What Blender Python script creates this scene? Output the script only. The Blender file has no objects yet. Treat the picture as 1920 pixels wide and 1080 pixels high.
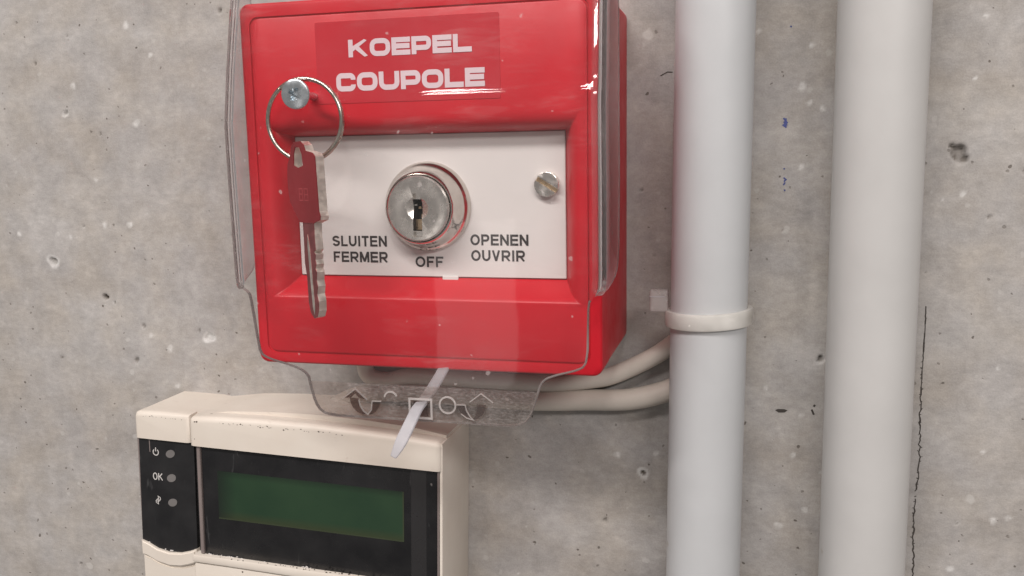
import bpy, bmesh, math, random
import numpy as np
from mathutils import Vector, Matrix

random.seed(7)
scene = bpy.context.scene
COL = scene.collection
MM = 0.001
RAD = math.radians

# ------------------------------------------------------------------ camera
# world: x right along the wall, y into the wall (wall face y = 0), z up, metres.
# helpers take millimetres as (x, z, h) with h = distance in front of the wall.
cam_d = bpy.data.cameras.new("camera")
cam = bpy.data.objects.new("camera", cam_d)
COL.objects.link(cam)
scene.camera = cam
cam_d.sensor_width = 36.0
cam_d.lens = 36.0 * 1679.8 / 1920.0
cam_d.clip_start = 0.01
cam_d.clip_end = 50.0
right = Vector((0.9680, 0.2503, -0.0183))
down = Vector((0.0195, -0.1476, -0.9889))
fwd = Vector((-0.2502, 0.9568, -0.1478))
cam.matrix_world = Matrix(((right.x, -down.x, -fwd.x, 0.11757),
                           (right.y, -down.y, -fwd.y, -0.24037),
                           (right.z, -down.z, -fwd.z, 0.05061),
                           (0, 0, 0, 1)))

# ------------------------------------------------------------------ light
world = bpy.data.worlds.new("World")
scene.world = world
world.use_nodes = True
bg = world.node_tree.nodes["Background"]
bg.inputs["Color"].default_value = (1.0, 0.945, 0.915, 1)
bg.inputs["Strength"].default_value = 0.235


def area(name, loc, target, sx, sy, power, color):
    d = bpy.data.lights.new(name, 'AREA')
    d.shape = 'RECTANGLE'
    d.size, d.size_y = sx, sy
    d.energy = power
    d.color = color
    o = bpy.data.objects.new(name, d)
    COL.objects.link(o)
    o.location = loc
    o.rotation_euler = (Vector(target) - Vector(loc)).to_track_quat('-Z', 'Y').to_euler()
    return o


# fluorescent tube fixture on the ceiling in front of the wall, a little to the left
area("ceiling_tube_light", (-0.19, -0.97, 1.03), (0.03, 0, 0), 1.2, 0.12, 21.5, (1.0, 0.945, 0.918))
# added fill lamp far to the right, brightens the right-hand sides
area("right_fill_light", (1.5, -2.3, 1.35), (0.03, 0, 0), 1.2, 0.25, 38.0, (1.0, 0.94, 0.91))
# added lamp low on the left, makes a pale reflection in the clear cover
area("cover_reflection_light", (-0.30, -1.25, -0.30), (0.045, -0.05, 0.005), 0.14, 0.5, 0.20, (1.0, 0.93, 0.9))

scene.view_settings.view_transform = 'Standard'
scene.view_settings.look = 'None'
scene.view_settings.gamma = 1.0
scene.view_settings.use_curve_mapping = False
scene.view_settings.exposure = 0.0
scene.cycles.transparent_max_bounces = 24
scene.cycles.max_bounces = 12
scene.cycles.transmission_bounces = 12

# ------------------------------------------------------------------ materials


class NT:
    def __init__(self, name):
        self.m = bpy.data.materials.new(name)
        self.m.use_nodes = True
        self.t = self.m.node_tree
        self.n = self.t.nodes
        self.bsdf = self.n["Principled BSDF"]
        self.out = self.n["Material Output"]
        self.tc = self.n.new("ShaderNodeTexCoord")

    def link(self, a, b):
        self.t.links.new(a, b)

    def noise(self, scale, detail=4, rough=0.55, stretch=None, dist=0.0):
        n = self.n.new("ShaderNodeTexNoise")
        n.inputs["Scale"].default_value = scale
        n.inputs["Detail"].default_value = detail
        n.inputs["Roughness"].default_value = rough
        n.inputs["Distortion"].default_value = dist
        if stretch:
            mp = self.n.new("ShaderNodeMapping")
            mp.inputs["Scale"].default_value = stretch[:3]
            if len(stretch) > 3:
                mp.inputs["Rotation"].default_value = stretch[3]
            self.link(self.tc.outputs["Object"], mp.inputs["Vector"])
            self.link(mp.outputs[0], n.inputs["Vector"])
        else:
            self.link(self.tc.outputs["Object"], n.inputs["Vector"])
        return n.outputs["Fac"]

    def ramp(self, fac, *stops):
        r = self.n.new("ShaderNodeValToRGB")
        e = r.color_ramp.elements
        while len(e) < len(stops):
            e.new(0.5)
        for el, (p, c) in zip(e, stops):
            el.position = p
            el.color = (c, c, c, 1) if isinstance(c, (int, float)) else (*c, 1)
        self.link(fac, r.inputs["Fac"])
        return r.outputs["Color"]

    def mix(self, fac, a, b, blend='MIX'):
        x = self.n.new("ShaderNodeMix")
        x.data_type = 'RGBA'
        x.blend_type = blend
        for sock, v in ((x.inputs[0], fac), (x.inputs[6], a), (x.inputs[7], b)):
            if hasattr(v, "is_output"):
                self.link(v, sock)
            elif isinstance(v, (int, float)):
                sock.default_value = v
            else:
                sock.default_value = (*v, 1)
        return x.outputs[2]

    def math(self, op, a, b=0.0, c=0.0, clamp=False):
        x = self.n.new("ShaderNodeMath")
        x.operation = op
        x.use_clamp = clamp
        for s, v in zip(x.inputs, (a, b, c)):
            if hasattr(v, "is_output"):
                self.link(v, s)
            else:
                s.default_value = v
        return x.outputs[0]

    def specks(self, scale, radius, keep, flat=False):
        """random round specks: 1 inside, 0 outside"""
        v = self.n.new("ShaderNodeTexVoronoi")
        v.inputs["Scale"].default_value = scale
        nz = self.n.new("ShaderNodeTexNoise")
        nz.inputs["Scale"].default_value = scale * 2.2
        self.link(self.tc.outputs["Object"], nz.inputs["Vector"])
        ad = self.n.new("ShaderNodeVectorMath")
        ad.operation = 'MULTIPLY_ADD'
        self.link(nz.outputs["Color"], ad.inputs[0])
        ad.inputs[1].default_value = (0.35 / scale,) * 3
        self.link(self.tc.outputs["Object"], ad.inputs[2])
        if flat:
            v.voronoi_dimensions = '2D'
            sx, cx_ = self.n.new("ShaderNodeSeparateXYZ"), self.n.new("ShaderNodeCombineXYZ")
            self.link(ad.outputs[0], sx.inputs[0])
            self.link(sx.outputs[0], cx_.inputs[0])
            self.link(sx.outputs[2], cx_.inputs[1])
            self.link(cx_.outputs[0], v.inputs["Vector"])
        else:
            self.link(ad.outputs[0], v.inputs["Vector"])
        sep = self.n.new("ShaderNodeSeparateColor")
        self.link(v.outputs["Color"], sep.inputs[0])
        gate = self.math('LESS_THAN', sep.outputs[0], keep)
        rr = self.math('MULTIPLY', sep.outputs[1], radius)
        inside = self.math('SUBTRACT', rr, v.outputs["Distance"])
        inside = self.math('MULTIPLY', inside, 3.0 / radius, clamp=True)
        return self.math('MULTIPLY', inside, gate, clamp=True)

    def bump(self, h, strength, dist):
        b = self.n.new("ShaderNodeBump")
        b.inputs["Strength"].default_value = strength
        b.inputs["Distance"].default_value = dist
        self.link(h, b.inputs["Height"])
        self.link(b.outputs[0], self.bsdf.inputs["Normal"])
        return b

    def base(self, v):
        s = self.bsdf.inputs["Base Color"]
        if hasattr(v, "is_output"):
            self.link(v, s)
        else:
            s.default_value = (*v, 1)

    def put(self, **kw):
        for k, v in kw.items():
            s = self.bsdf.inputs[k.replace("_", " ")]
            if hasattr(v, "is_output"):
                self.link(v, s)
            else:
                s.default_value = v


def plastic(name, color, rough=0.45, var=0.08, grain=2500, bump=0.15, spec=0.5, dust=None, dustcol=(0.7, 0.65, 0.6)):
    t = NT(name)
    n = t.noise(60, 5)
    lo = tuple(c * (1 - var) for c in color)
    hi = tuple(min(1, c * (1 + var)) for c in color)
    c = t.ramp(n, (0.3, lo), (0.7, hi))
    if dust:
        s = t.specks(dust[0], dust[1], dust[2])
        c = t.mix(t.math('MULTIPLY', s, 0.8), c, dustcol)
    t.base(c)
    rr = t.ramp(t.noise(150, 4), (0.3, rough * 0.85), (0.7, min(1, rough * 1.15)))
    t.put(Roughness=rr, Specular_IOR_Level=spec)
    if bump:
        t.bump(t.noise(grain, 3), bump, 0.00004)
    return t.m


def metal(name, color, rough=0.2, var=0.1, scratch=True):
    t = NT(name)
    c = t.ramp(t.noise(350, 6), (0.3, tuple(v * (1 - var) for v in color)), (0.7, color))
    t.base(c)
    t.put(Metallic=1.0, Roughness=t.ramp(t.noise(500, 6), (0.35, rough * 0.7), (0.7, rough * 1.4)))
    if scratch:
        t.bump(t.noise(900, 4, stretch=(0.25, 1, 1, (0, 0.7, 0.3))), 0.12, 0.00004)
    return t.m


def clear(name, tint, refl=1.0, dust=0.05, streak=0.1, rough=0.03, haze_scale=90, dustcol=(0.75, 0.72, 0.7), rim=False, grain=0.0, glass=False):
    """clear acrylic sheet: transparent + Fresnel gloss + a film of dust and wiping marks"""
    t = NT(name)
    n = t.n
    tr = n.new("ShaderNodeBsdfTransparent")
    gl = n.new("ShaderNodeBsdfGlossy")
    gl.inputs["Roughness"].default_value = rough
    gl.inputs["Color"].default_value = (refl, refl, refl, 1)
    geo = n.new("ShaderNodeNewGeometry")
    dt = n.new("ShaderNodeVectorMath")
    dt.operation = 'DOT_PRODUCT'
    t.link(geo.outputs["Incoming"], dt.inputs[0])
    t.link(geo.outputs["Normal"], dt.inputs[1])
    ca = t.math('SUBTRACT', 1.0, t.math('ABSOLUTE', dt.outputs["Value"]), clamp=True)
    # longer path through the plastic at a slant: more absorption
    t.link(t.mix(t.math('POWER', ca, 4.5), tint, tuple(v * k for v, k in zip(tint, (0.66, 0.61, 0.62)))), tr.inputs[0])
    fres = t.math('MULTIPLY_ADD', t.math('POWER', ca, 5.0), 0.85, 0.021)
    bm = n.new("ShaderNodeBump")
    bm.inputs["Strength"].default_value = 0.235 if not rim else 0.5
    bm.inputs["Distance"].default_value = 0.0002
    t.link(t.noise(45, 2), bm.inputs["Height"])
    t.link(bm.outputs[0], gl.inputs["Normal"])
    m1 = n.new("ShaderNodeMixShader")
    t.link(fres, m1.inputs[0])
    t.link(tr.outputs[0], m1.inputs[1])
    t.link(gl.outputs[0], m1.inputs[2])
    if glass:
        m1 = n.new("ShaderNodeBsdfGlass")
        m1.inputs["Color"].default_value = (*tint, 1)
        m1.inputs["Roughness"].default_value = rough
        m1.inputs["IOR"].default_value = 1.47
    df = n.new("ShaderNodeBsdfDiffuse")
    df.inputs[0].default_value = (*dustcol, 1)
    tl = n.new("ShaderNodeBsdfTranslucent")
    tl.inputs[0].default_value = (*dustcol, 1)
    m0 = n.new("ShaderNodeMixShader")
    m0.inputs[0].default_value = 0.35
    t.link(df.outputs[0], m0.inputs[1])
    t.link(tl.outputs[0], m0.inputs[2])
    # film: even base + broad smears + thin wiping streaks + specks
    broad = t.ramp(t.noise(haze_scale * 0.35, 3, dist=0.6), (0.40, 0.0), (0.72, 1.0))
    st = t.ramp(t.noise(haze_scale * 4, 3, stretch=(0.2, 1.0, 1.0, (0, 0.75, 0)), dist=1.2), (0.54, 0.0), (0.75, 1.0))
    st2 = t.math('MULTIPLY', st, broad)
    sp = t.specks(260, 0.16, 0.16)
    f = t.math('MULTIPLY_ADD', broad, dust * 1.1, dust * 0.5)
    f = t.math('MULTIPLY_ADD', st2, streak, f)
    f = t.math('MULTIPLY_ADD', sp, 0.32, f, clamp=True)
    if grain:
        g = t.ramp(t.noise(3000, 2, 0.6, stretch=(0.35, 1, 1)), (0.46, 0.0), (0.66, 1.0))
        f = t.math('MULTIPLY_ADD', g, grain, f, clamp=True)
    m2 = n.new("ShaderNodeMixShader")
    t.link(f, m2.inputs[0])
    t.link(m1.outputs[0], m2.inputs[1])
    t.link(m0.outputs[0], m2.inputs[2])
    t.link(m2.outputs[0], t.out.inputs["Surface"])
    n.remove(t.bsdf)
    return t.m


def concrete():
    t = NT("cast_concrete")
    big = t.noise(11, 5, 0.6, dist=0.5)
    band = t.noise(26, 5, 0.6, stretch=(0.45, 1, 1.9), dist=0.8)
    cloud = t.noise(120, 6, 0.62, dist=0.4)
    fine = t.noise(620, 6, 0.7, stretch=(0.6, 1, 1))
    grit = t.noise(2200, 3, 0.7)
    c = t.ramp(big, (0.30, (0.288, 0.270, 0.252)), (0.5, (0.338, 0.320, 0.302)), (0.70, (0.395, 0.378, 0.360)))
    c = t.mix(0.5, c, t.ramp(band, (0.32, (0.268, 0.248, 0.236)), (0.52, (0.338, 0.319, 0.302)), (0.70, (0.43, 0.412, 0.394))))
    c = t.mix(0.35, c, t.ramp(t.noise(55, 4), (0.35, (0.35, 0.305, 0.25)), (0.6, (0.355, 0.342, 0.335))))
    c = t.mix(0.22, c, t.ramp(cloud, (0.3, 0.2), (0.5, 0.5), (0.72, 0.86)), 'OVERLAY')
    c = t.mix(0.18, c, t.ramp(fine, (0.28, 0.14), (0.5, 0.5), (0.72, 0.88)), 'OVERLAY')
    c = t.mix(0.16, c, t.ramp(grit, (0.28, 0.2), (0.5, 0.5), (0.72, 0.8)), 'OVERLAY')
    pale = t.specks(85, 0.13, 0.10, True)
    pale2 = t.specks(240, 0.22, 0.07, True)
    pit = t.specks(150, 0.075, 0.22, True)
    pit2 = t.specks(380, 0.18, 0.06, True)
    c = t.mix(t.math('MULTIPLY', t.math('MAXIMUM', pale, t.math('MULTIPLY', pale2, 0.6)), 0.36), c, (0.56, 0.545, 0.52))
    dark = t.math('MAXIMUM', t.math('MULTIPLY', pit, 0.8), t.math('MULTIPLY', pit2, 0.5))
    c = t.mix(dark, c, (0.10, 0.085, 0.07))
    at = t.n.new("ShaderNodeAttribute")
    at.attribute_name = "marks"
    sp = t.n.new("ShaderNodeSeparateColor")
    t.link(at.outputs["Color"], sp.inputs[0])
    gp = t.math('MULTIPLY', sp.outputs[1], t.ramp(t.noise(700, 4), (0.3, 0.35), (0.6, 1.0)))
    c = t.mix(t.math('MULTIPLY', gp, 0.9), c, (0.66, 0.65, 0.63))
    c = t.mix(t.math('MULTIPLY', sp.outputs[0], 0.92), c, (0.075, 0.06, 0.045))
    t.base(c)
    t.put(Roughness=0.86, Specular_IOR_Level=0.3)
    hgt = t.math('MULTIPLY_ADD', fine, 0.7, t.math('MULTIPLY', grit, 0.4))
    hgt = t.math('MULTIPLY_ADD', t.math('MAXIMUM', pit, pit2), -1.2, hgt)
    hgt = t.math('MULTIPLY_ADD', pale, 0.4, hgt)
    t.bump(hgt, 0.5, 0.00022)
    return t.m


def cream():
    t = NT("aged_cream_plastic")
    c = t.ramp(t.noise(45, 5), (0.3, (0.595, 0.532, 0.462)), (0.7, (0.655, 0.602, 0.532)))
    gr = t.math('MULTIPLY', t.ramp(t.noise(380, 5, 0.7, stretch=(0.5, 1, 1)), (0.60, 0.0), (0.72, 1.0)),
                t.ramp(t.noise(60, 3), (0.5, 0.0), (0.66, 1.0)))
    c = t.mix(t.math('MULTIPLY', gr, 0.35), c, (0.25, 0.17, 0.11))
    s = t.specks(210, 0.14, 0.10)
    c = t.mix(t.math('MULTIPLY', s, 0.7), c, (0.16, 0.11, 0.07))
    t.base(c)
    t.put(Roughness=0.5, Specular_IOR_Level=0.4)
    t.bump(t.noise(2600, 2), 0.15, 0.00004)
    return t.m


def black_window(name, rough):
    t = NT(name)
    c = t.ramp(t.noise(120, 5), (0.35, (0.0065, 0.0065, 0.0075)), (0.7, (0.014, 0.0138, 0.0145)))
    s = t.specks(230, 0.14, 0.12)
    c = t.mix(t.math('MULTIPLY', s, 0.5), c, (0.25, 0.24, 0.23))
    c = t.mix(t.math('MULTIPLY', t.ramp(t.noise(500, 3, stretch=(1, 1, 0.2, (0, 0.7, 0)), dist=0.5), (0.66, 0.0), (0.76, 1.0)), 0.12), c, (0.3, 0.3, 0.3))
    t.base(c)
    t.put(Roughness=t.ramp(t.noise(90, 4), (0.3, rough * 0.8), (0.7, rough * 1.6)), Specular_IOR_Level=0.45)
    return t.m


def lcd_mat():
    t = NT("green_lcd")
    c = t.ramp(t.noise(50, 3), (0.3, (0.0125, 0.034, 0.017)), (0.7, (0.020, 0.046, 0.022)))
    # contrast of the liquid crystal falls off towards its left and upper borders, olive at the foot
    sx = t.n.new("ShaderNodeSeparateXYZ")
    t.link(t.tc.outputs["Generated"], sx.inputs[0])
    c = t.mix(t.ramp(sx.outputs[2], (0.02, 1.0), (0.20, 0.0)), c, (0.030, 0.040, 0.018))
    c = t.mix(t.ramp(sx.outputs[0], (0.0, 0.85), (0.10, 0.0)), c, (0.009, 0.013, 0.010))
    c = t.mix(t.ramp(sx.outputs[2], (0.86, 0.0), (1.0, 0.6)), c, (0.009, 0.014, 0.010))
    t.base(c)
    t.put(Roughness=0.35, Specular_IOR_Level=0.4)
    return t.m


M = {}
M['wall'] = concrete()
M['red'] = plastic("red_call_point_plastic", (0.475, 0.0068, 0.0165), 0.42, 0.07, grain=1500, bump=0.3, spec=0.36, dust=(170, 0.07, 0.12), dustcol=(0.7, 0.35, 0.35))
M['sticker'] = plastic("dark_red_sticker", (0.435, 0.0105, 0.0215), 0.42, 0.06, bump=0.05)
M['letter_pink'] = plastic("pale_pink_print", (0.62, 0.49, 0.52), 0.5, 0.05, bump=0)
M['panel'] = plastic("white_panel", (0.60, 0.568, 0.548), 0.5, 0.03, dust=(150, 0.06, 0.06), dustcol=(0.3, 0.25, 0.22))
M['ink'] = plastic("black_print", (0.022, 0.018, 0.018), 0.6, 0.2, bump=0)
M['nickel'] = metal("polished_nickel", (0.68, 0.635, 0.59), 0.12, 0.22, scratch=False)
M['nickel_face'] = metal("satin_nickel", (0.79, 0.75, 0.70), 0.24, 0.04, scratch=False)
M['steel'] = metal("zinc_steel", (0.74, 0.79, 0.82), 0.25)
M['wire'] = metal("spring_steel", (0.55, 0.50, 0.44), 0.24)
M['brass'] = metal("worn_brass", (0.62, 0.46, 0.30), 0.3)
M['dark'] = plastic("dark_cavity", (0.012, 0.011, 0.011), 0.7, 0.2, bump=0)
M['key_edge'] = metal("brushed_key_steel", (0.72, 0.67, 0.61), 0.5, 0.06, scratch=False)
M['key_red_reflection'] = plastic("key_face_red_reflection", (0.17, 0.016, 0.020), 0.38, 0.2, bump=0.1)  # reflection of the red box on the steel bow, put into the colour
M['key_blade'] = metal("blade_steel_red_reflection", (0.45, 0.17, 0.175), 0.42)  # steel tinted red to paint in the box's reflection
M['clear'] = clear("clear_cover", (0.994, 0.993, 0.992), 1.0, dust=0.011, streak=0.10)
M['clear_side'] = clear("clear_cover_wall", (0.97, 0.955, 0.96), 1.0, dust=0.05, streak=0.16, rough=0.05, glass=True)
M['clear_rim'] = clear("clear_cover_edge", (0.55, 0.51, 0.51), 0.8, dust=0.30, streak=0.1, rough=0.15, rim=True)
M['clear_grain'] = clear("grained_clear_tab", (0.80, 0.765, 0.74), 0.9, dust=0.09, streak=0.12, rough=0.22, haze_scale=420, grain=0.12)
M['clear_mark'] = clear("smooth_clear_mark", (0.62, 0.55, 0.53), 1.0, dust=0.03, streak=0.02, rough=0.1)
M['clear_line'] = clear("raised_clear_line", (0.85, 0.83, 0.82), 1.0, dust=0.36, streak=0.1, rough=0.1, dustcol=(0.85, 0.82, 0.8))
M['nylon'] = clear("natural_nylon", (0.80, 0.80, 0.82), 0.8, dust=0.46, streak=0.1, rough=0.3, dustcol=(0.74, 0.73, 0.76))
M['nylon2'] = clear("yellowed_nylon", (0.80, 0.77, 0.72), 0.8, dust=0.70, streak=0.15, rough=0.3, dustcol=(0.86, 0.84, 0.80))
M['pipe_a'] = plastic("light_grey_conduit", (0.472, 0.480, 0.486), 0.36, 0.035, bump=0.06, dust=(110, 0.12, 0.16), dustcol=(0.36, 0.34, 0.31))
M['pipe_b'] = plastic("warm_grey_conduit", (0.478, 0.471, 0.459), 0.40, 0.035, bump=0.06, dust=(110, 0.12, 0.16), dustcol=(0.38, 0.35, 0.31))
M['cable'] = plastic("cream_cable_sheath", (0.56, 0.51, 0.45), 0.5, 0.10, bump=0.1, dust=(300, 0.1, 0.1), dustcol=(0.3, 0.24, 0.2))
M['cream'] = cream()
M['black'] = black_window("black_panel", 0.22)
M['black_flat'] = black_window("black_indicator_panel", 0.42)
M['lcd'] = lcd_mat()
M['led'] = plastic("grey_indicator_lens", (0.155, 0.145, 0.14), 0.4, 0.1, bump=0)
M['icon'] = plastic("pale_grey_print", (0.50, 0.48, 0.46), 0.6, 0.1, bump=0)
M['trim'] = plastic("taupe_bezel", (0.20, 0.165, 0.155), 0.35, 0.12, bump=0.05)
M['dirt'] = plastic("brown_dirt", (0.055, 0.038, 0.026), 0.9, 0.3, bump=0)
M['blue'] = plastic("blue_pen_ink", (0.06, 0.075, 0.22), 0.7, 0.3, bump=0)
M['pencil'] = plastic("dark_hairline", (0.045, 0.038, 0.033), 0.9, 0.3, bump=0)

# ------------------------------------------------------------------ helpers
ORIGIN = {}


def P(x, z, h):
    return Vector((x, -h, z))


def obj(name, bm, mat, parent=None, smooth=35, flat=False):
    """link a bmesh given in millimetres (x, -h, z) as one object; local to its parent"""
    me = bpy.data.meshes.new(name)
    bm.normal_update()
    bm.to_mesh(me)
    bm.free()
    return obj_me(name, me, mat, parent, smooth, flat)


def obj_me(name, me, mat, parent=None, smooth=35, flat=False):
    off = Vector((0, 0, 0))
    p = parent
    while p is not None:
        if p.name in ORIGIN:
            off = ORIGIN[p.name]
            break
        p = p.parent
    me.transform(Matrix.Scale(MM, 4) @ Matrix.Translation(-off))
    for m in (mat if isinstance(mat, (list, tuple)) else [mat]):
        me.materials.append(m)
    if not flat:
        me.shade_smooth()
        me.set_sharp_from_angle(angle=RAD(smooth))
    o = bpy.data.objects.new(name, me)
    COL.objects.link(o)
    if parent is not None:
        o.parent = parent
    return o


def thing(name, label, cat, x, z, h, group=None, roty=0.0, local=False):
    o = bpy.data.objects.new(name, None)
    o.empty_display_size = 0.01
    COL.objects.link(o)
    o.location = P(x, z, h) * MM
    o.rotation_euler = (0, RAD(roty), 0)
    ORIGIN[o.name] = Vector((0, 0, 0)) if local else P(x, z, h)
    o['label'] = label
    o['category'] = cat
    if group:
        o['group'] = group
    return o


def bevel(bm, off, seg=2, ang=30):
    es = [e for e in bm.edges if len(e.link_faces) == 2 and e.calc_face_angle(0) > RAD(ang)]
    if es:
        bmesh.ops.bevel(bm, geom=es, offset=off, segments=seg, profile=0.5, affect='EDGES', clamp_overlap=True)


def add_box(bm, x0, x1, z0, z1, h0, h1):
    vs = [bm.verts.new(P(x, z, h)) for x in (x0, x1) for z in (z0, z1) for h in (h0, h1)]
    for f in ((0, 1, 3, 2), (4, 6, 7, 5), (0, 4, 5, 1), (2, 3, 7, 6), (0, 2, 6, 4), (1, 5, 7, 3)):
        bm.faces.new([vs[i] for i in f])
    bmesh.ops.recalc_face_normals(bm, faces=bm.faces)


def add_prism(bm, pts, h0, h1):
    a = [bm.verts.new(P(x, z, h0)) for x, z in pts]
    b = [bm.verts.new(P(x, z, h1)) for x, z in pts]
    n = len(pts)
    bm.faces.new(a)
    bm.faces.new(b[::-1])
    for i in range(n):
        bm.faces.new((a[i], b[i], b[(i + 1) % n], a[(i + 1) % n]))
    bmesh.ops.recalc_face_normals(bm, faces=bm.faces)


def rrect(x0, x1, z0, z1, r, seg=6):
    out = []
    for cx, cz, a0 in ((x1 - r, z1 - r, 0), (x0 + r, z1 - r, 90), (x0 + r, z0 + r, 180), (x1 - r, z0 + r, 270)):
        for i in range(seg + 1):
            a = RAD(a0 + 90 * i / seg)
            out.append((cx + r * math.cos(a), cz + r * math.sin(a)))
    return out


def loft(bm, loops, cap0=False, cap1=False):
    rings = [[bm.verts.new(p) for p in lp] for lp in loops]
    n = len(rings[0])
    for a, b in zip(rings, rings[1:]):
        for i in range(n):
            bm.faces.new((a[i], a[(i + 1) % n], b[(i + 1) % n], b[i]))
    if cap0:
        bm.faces.new(rings[0][::-1])
    if cap1:
        bm.faces.new(rings[-1])
    bmesh.ops.recalc_face_normals(bm, faces=bm.faces)


def add_lathe(bm, cx, cz, prof, n=64, cap1=True, axis_tilt=None):
    loops = []
    for r, h in prof:
        loops.append([P(cx + r * math.cos(2 * math.pi * i / n), cz + r * math.sin(2 * math.pi * i / n), h) for i in range(n)])
    loft(bm, loops, False, cap1)


def catmull(pts, per=10):
    pts = [Vector(p) for p in pts]
    q = [2 * pts[0] - pts[1]] + pts + [2 * pts[-1] - pts[-2]]
    out = []
    for i in range(1, len(q) - 2):
        p0, p1, p2, p3 = q[i - 1:i + 3]
        for k in range(per):
            t = k / per
            out.append(0.5 * (2 * p1 + (p2 - p0) * t + (2 * p0 - 5 * p1 + 4 * p2 - p3) * t * t + (3 * p1 - p0 - 3 * p2 + p3) * t ** 3))
    out.append(pts[-1])
    return out


def add_tube(bm, path, r, n=16):
    up = Vector((0.3, 0.9, 0.2)).normalized()
    loops = []
    for i, p in enumerate(path):
        d = (path[min(i + 1, len(path) - 1)] - path[max(i - 1, 0)]).normalized()
        a = d.cross(up).normalized()
        b = d.cross(a).normalized()
        rr = r(i / (len(path) - 1)) if callable(r) else r
        loops.append([p + (a * math.cos(2 * math.pi * k / n) + b * math.sin(2 * math.pi * k / n)) * rr for k in range(n)])
    loft(bm, loops, True, True)


def add_ribbon(bm, path, width_dirs, w, th):
    """flat strap: path of points, width direction per point"""
    loops = []
    for i, p in enumerate(path):
        d = (path[min(i + 1, len(path) - 1)] - path[max(i - 1, 0)]).normalized()
        a = width_dirs[i] if isinstance(width_dirs, list) else width_dirs
        a = (a - d * a.dot(d)).normalized()
        b = d.cross(a).normalized()
        ww = w(i / (len(path) - 1)) if callable(w) else w
        loops.append([p + a * ww / 2 + b * th / 2, p - a * ww / 2 + b * th / 2, p - a * ww / 2 - b * th / 2, p + a * ww / 2 - b * th / 2])
    loft(bm, loops, True, True)


def boolean(me_bm, cutters):
    """difference of bmesh minus list of bmeshes, returns a mesh"""
    def tmp(bm, nm):
        me = bpy.data.meshes.new(nm)
        bm.normal_update()
        bm.to_mesh(me)
        bm.free()
        o = bpy.data.objects.new(nm, me)
        COL.objects.link(o)
        return o
    a = tmp(me_bm, "work_base")
    cs = []
    for c in cutters:
        o = tmp(c, "work_cut")
        cs.append(o)
        md = a.modifiers.new("cut", 'BOOLEAN')
        md.operation = 'DIFFERENCE'
        md.solver = 'EXACT'
        md.object = o
    dg = bpy.context.evaluated_depsgraph_get()
    dg.update()
    me = bpy.data.meshes.new_from_object(a.evaluated_get(dg))
    for o in cs + [a]:
        d = o.data
        bpy.data.objects.remove(o)
        bpy.data.meshes.remove(d)
    return me


# ---- lettering: strokes in a unit-high box, drawn as thin sheets
def arc(cx, cz, rx, rz, a0, a1, n=8):
    return [(cx + rx * math.cos(RAD(a0 + (a1 - a0) * i / n)), cz + rz * math.sin(RAD(a0 + (a1 - a0) * i / n))) for i in range(n + 1)]


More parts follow.
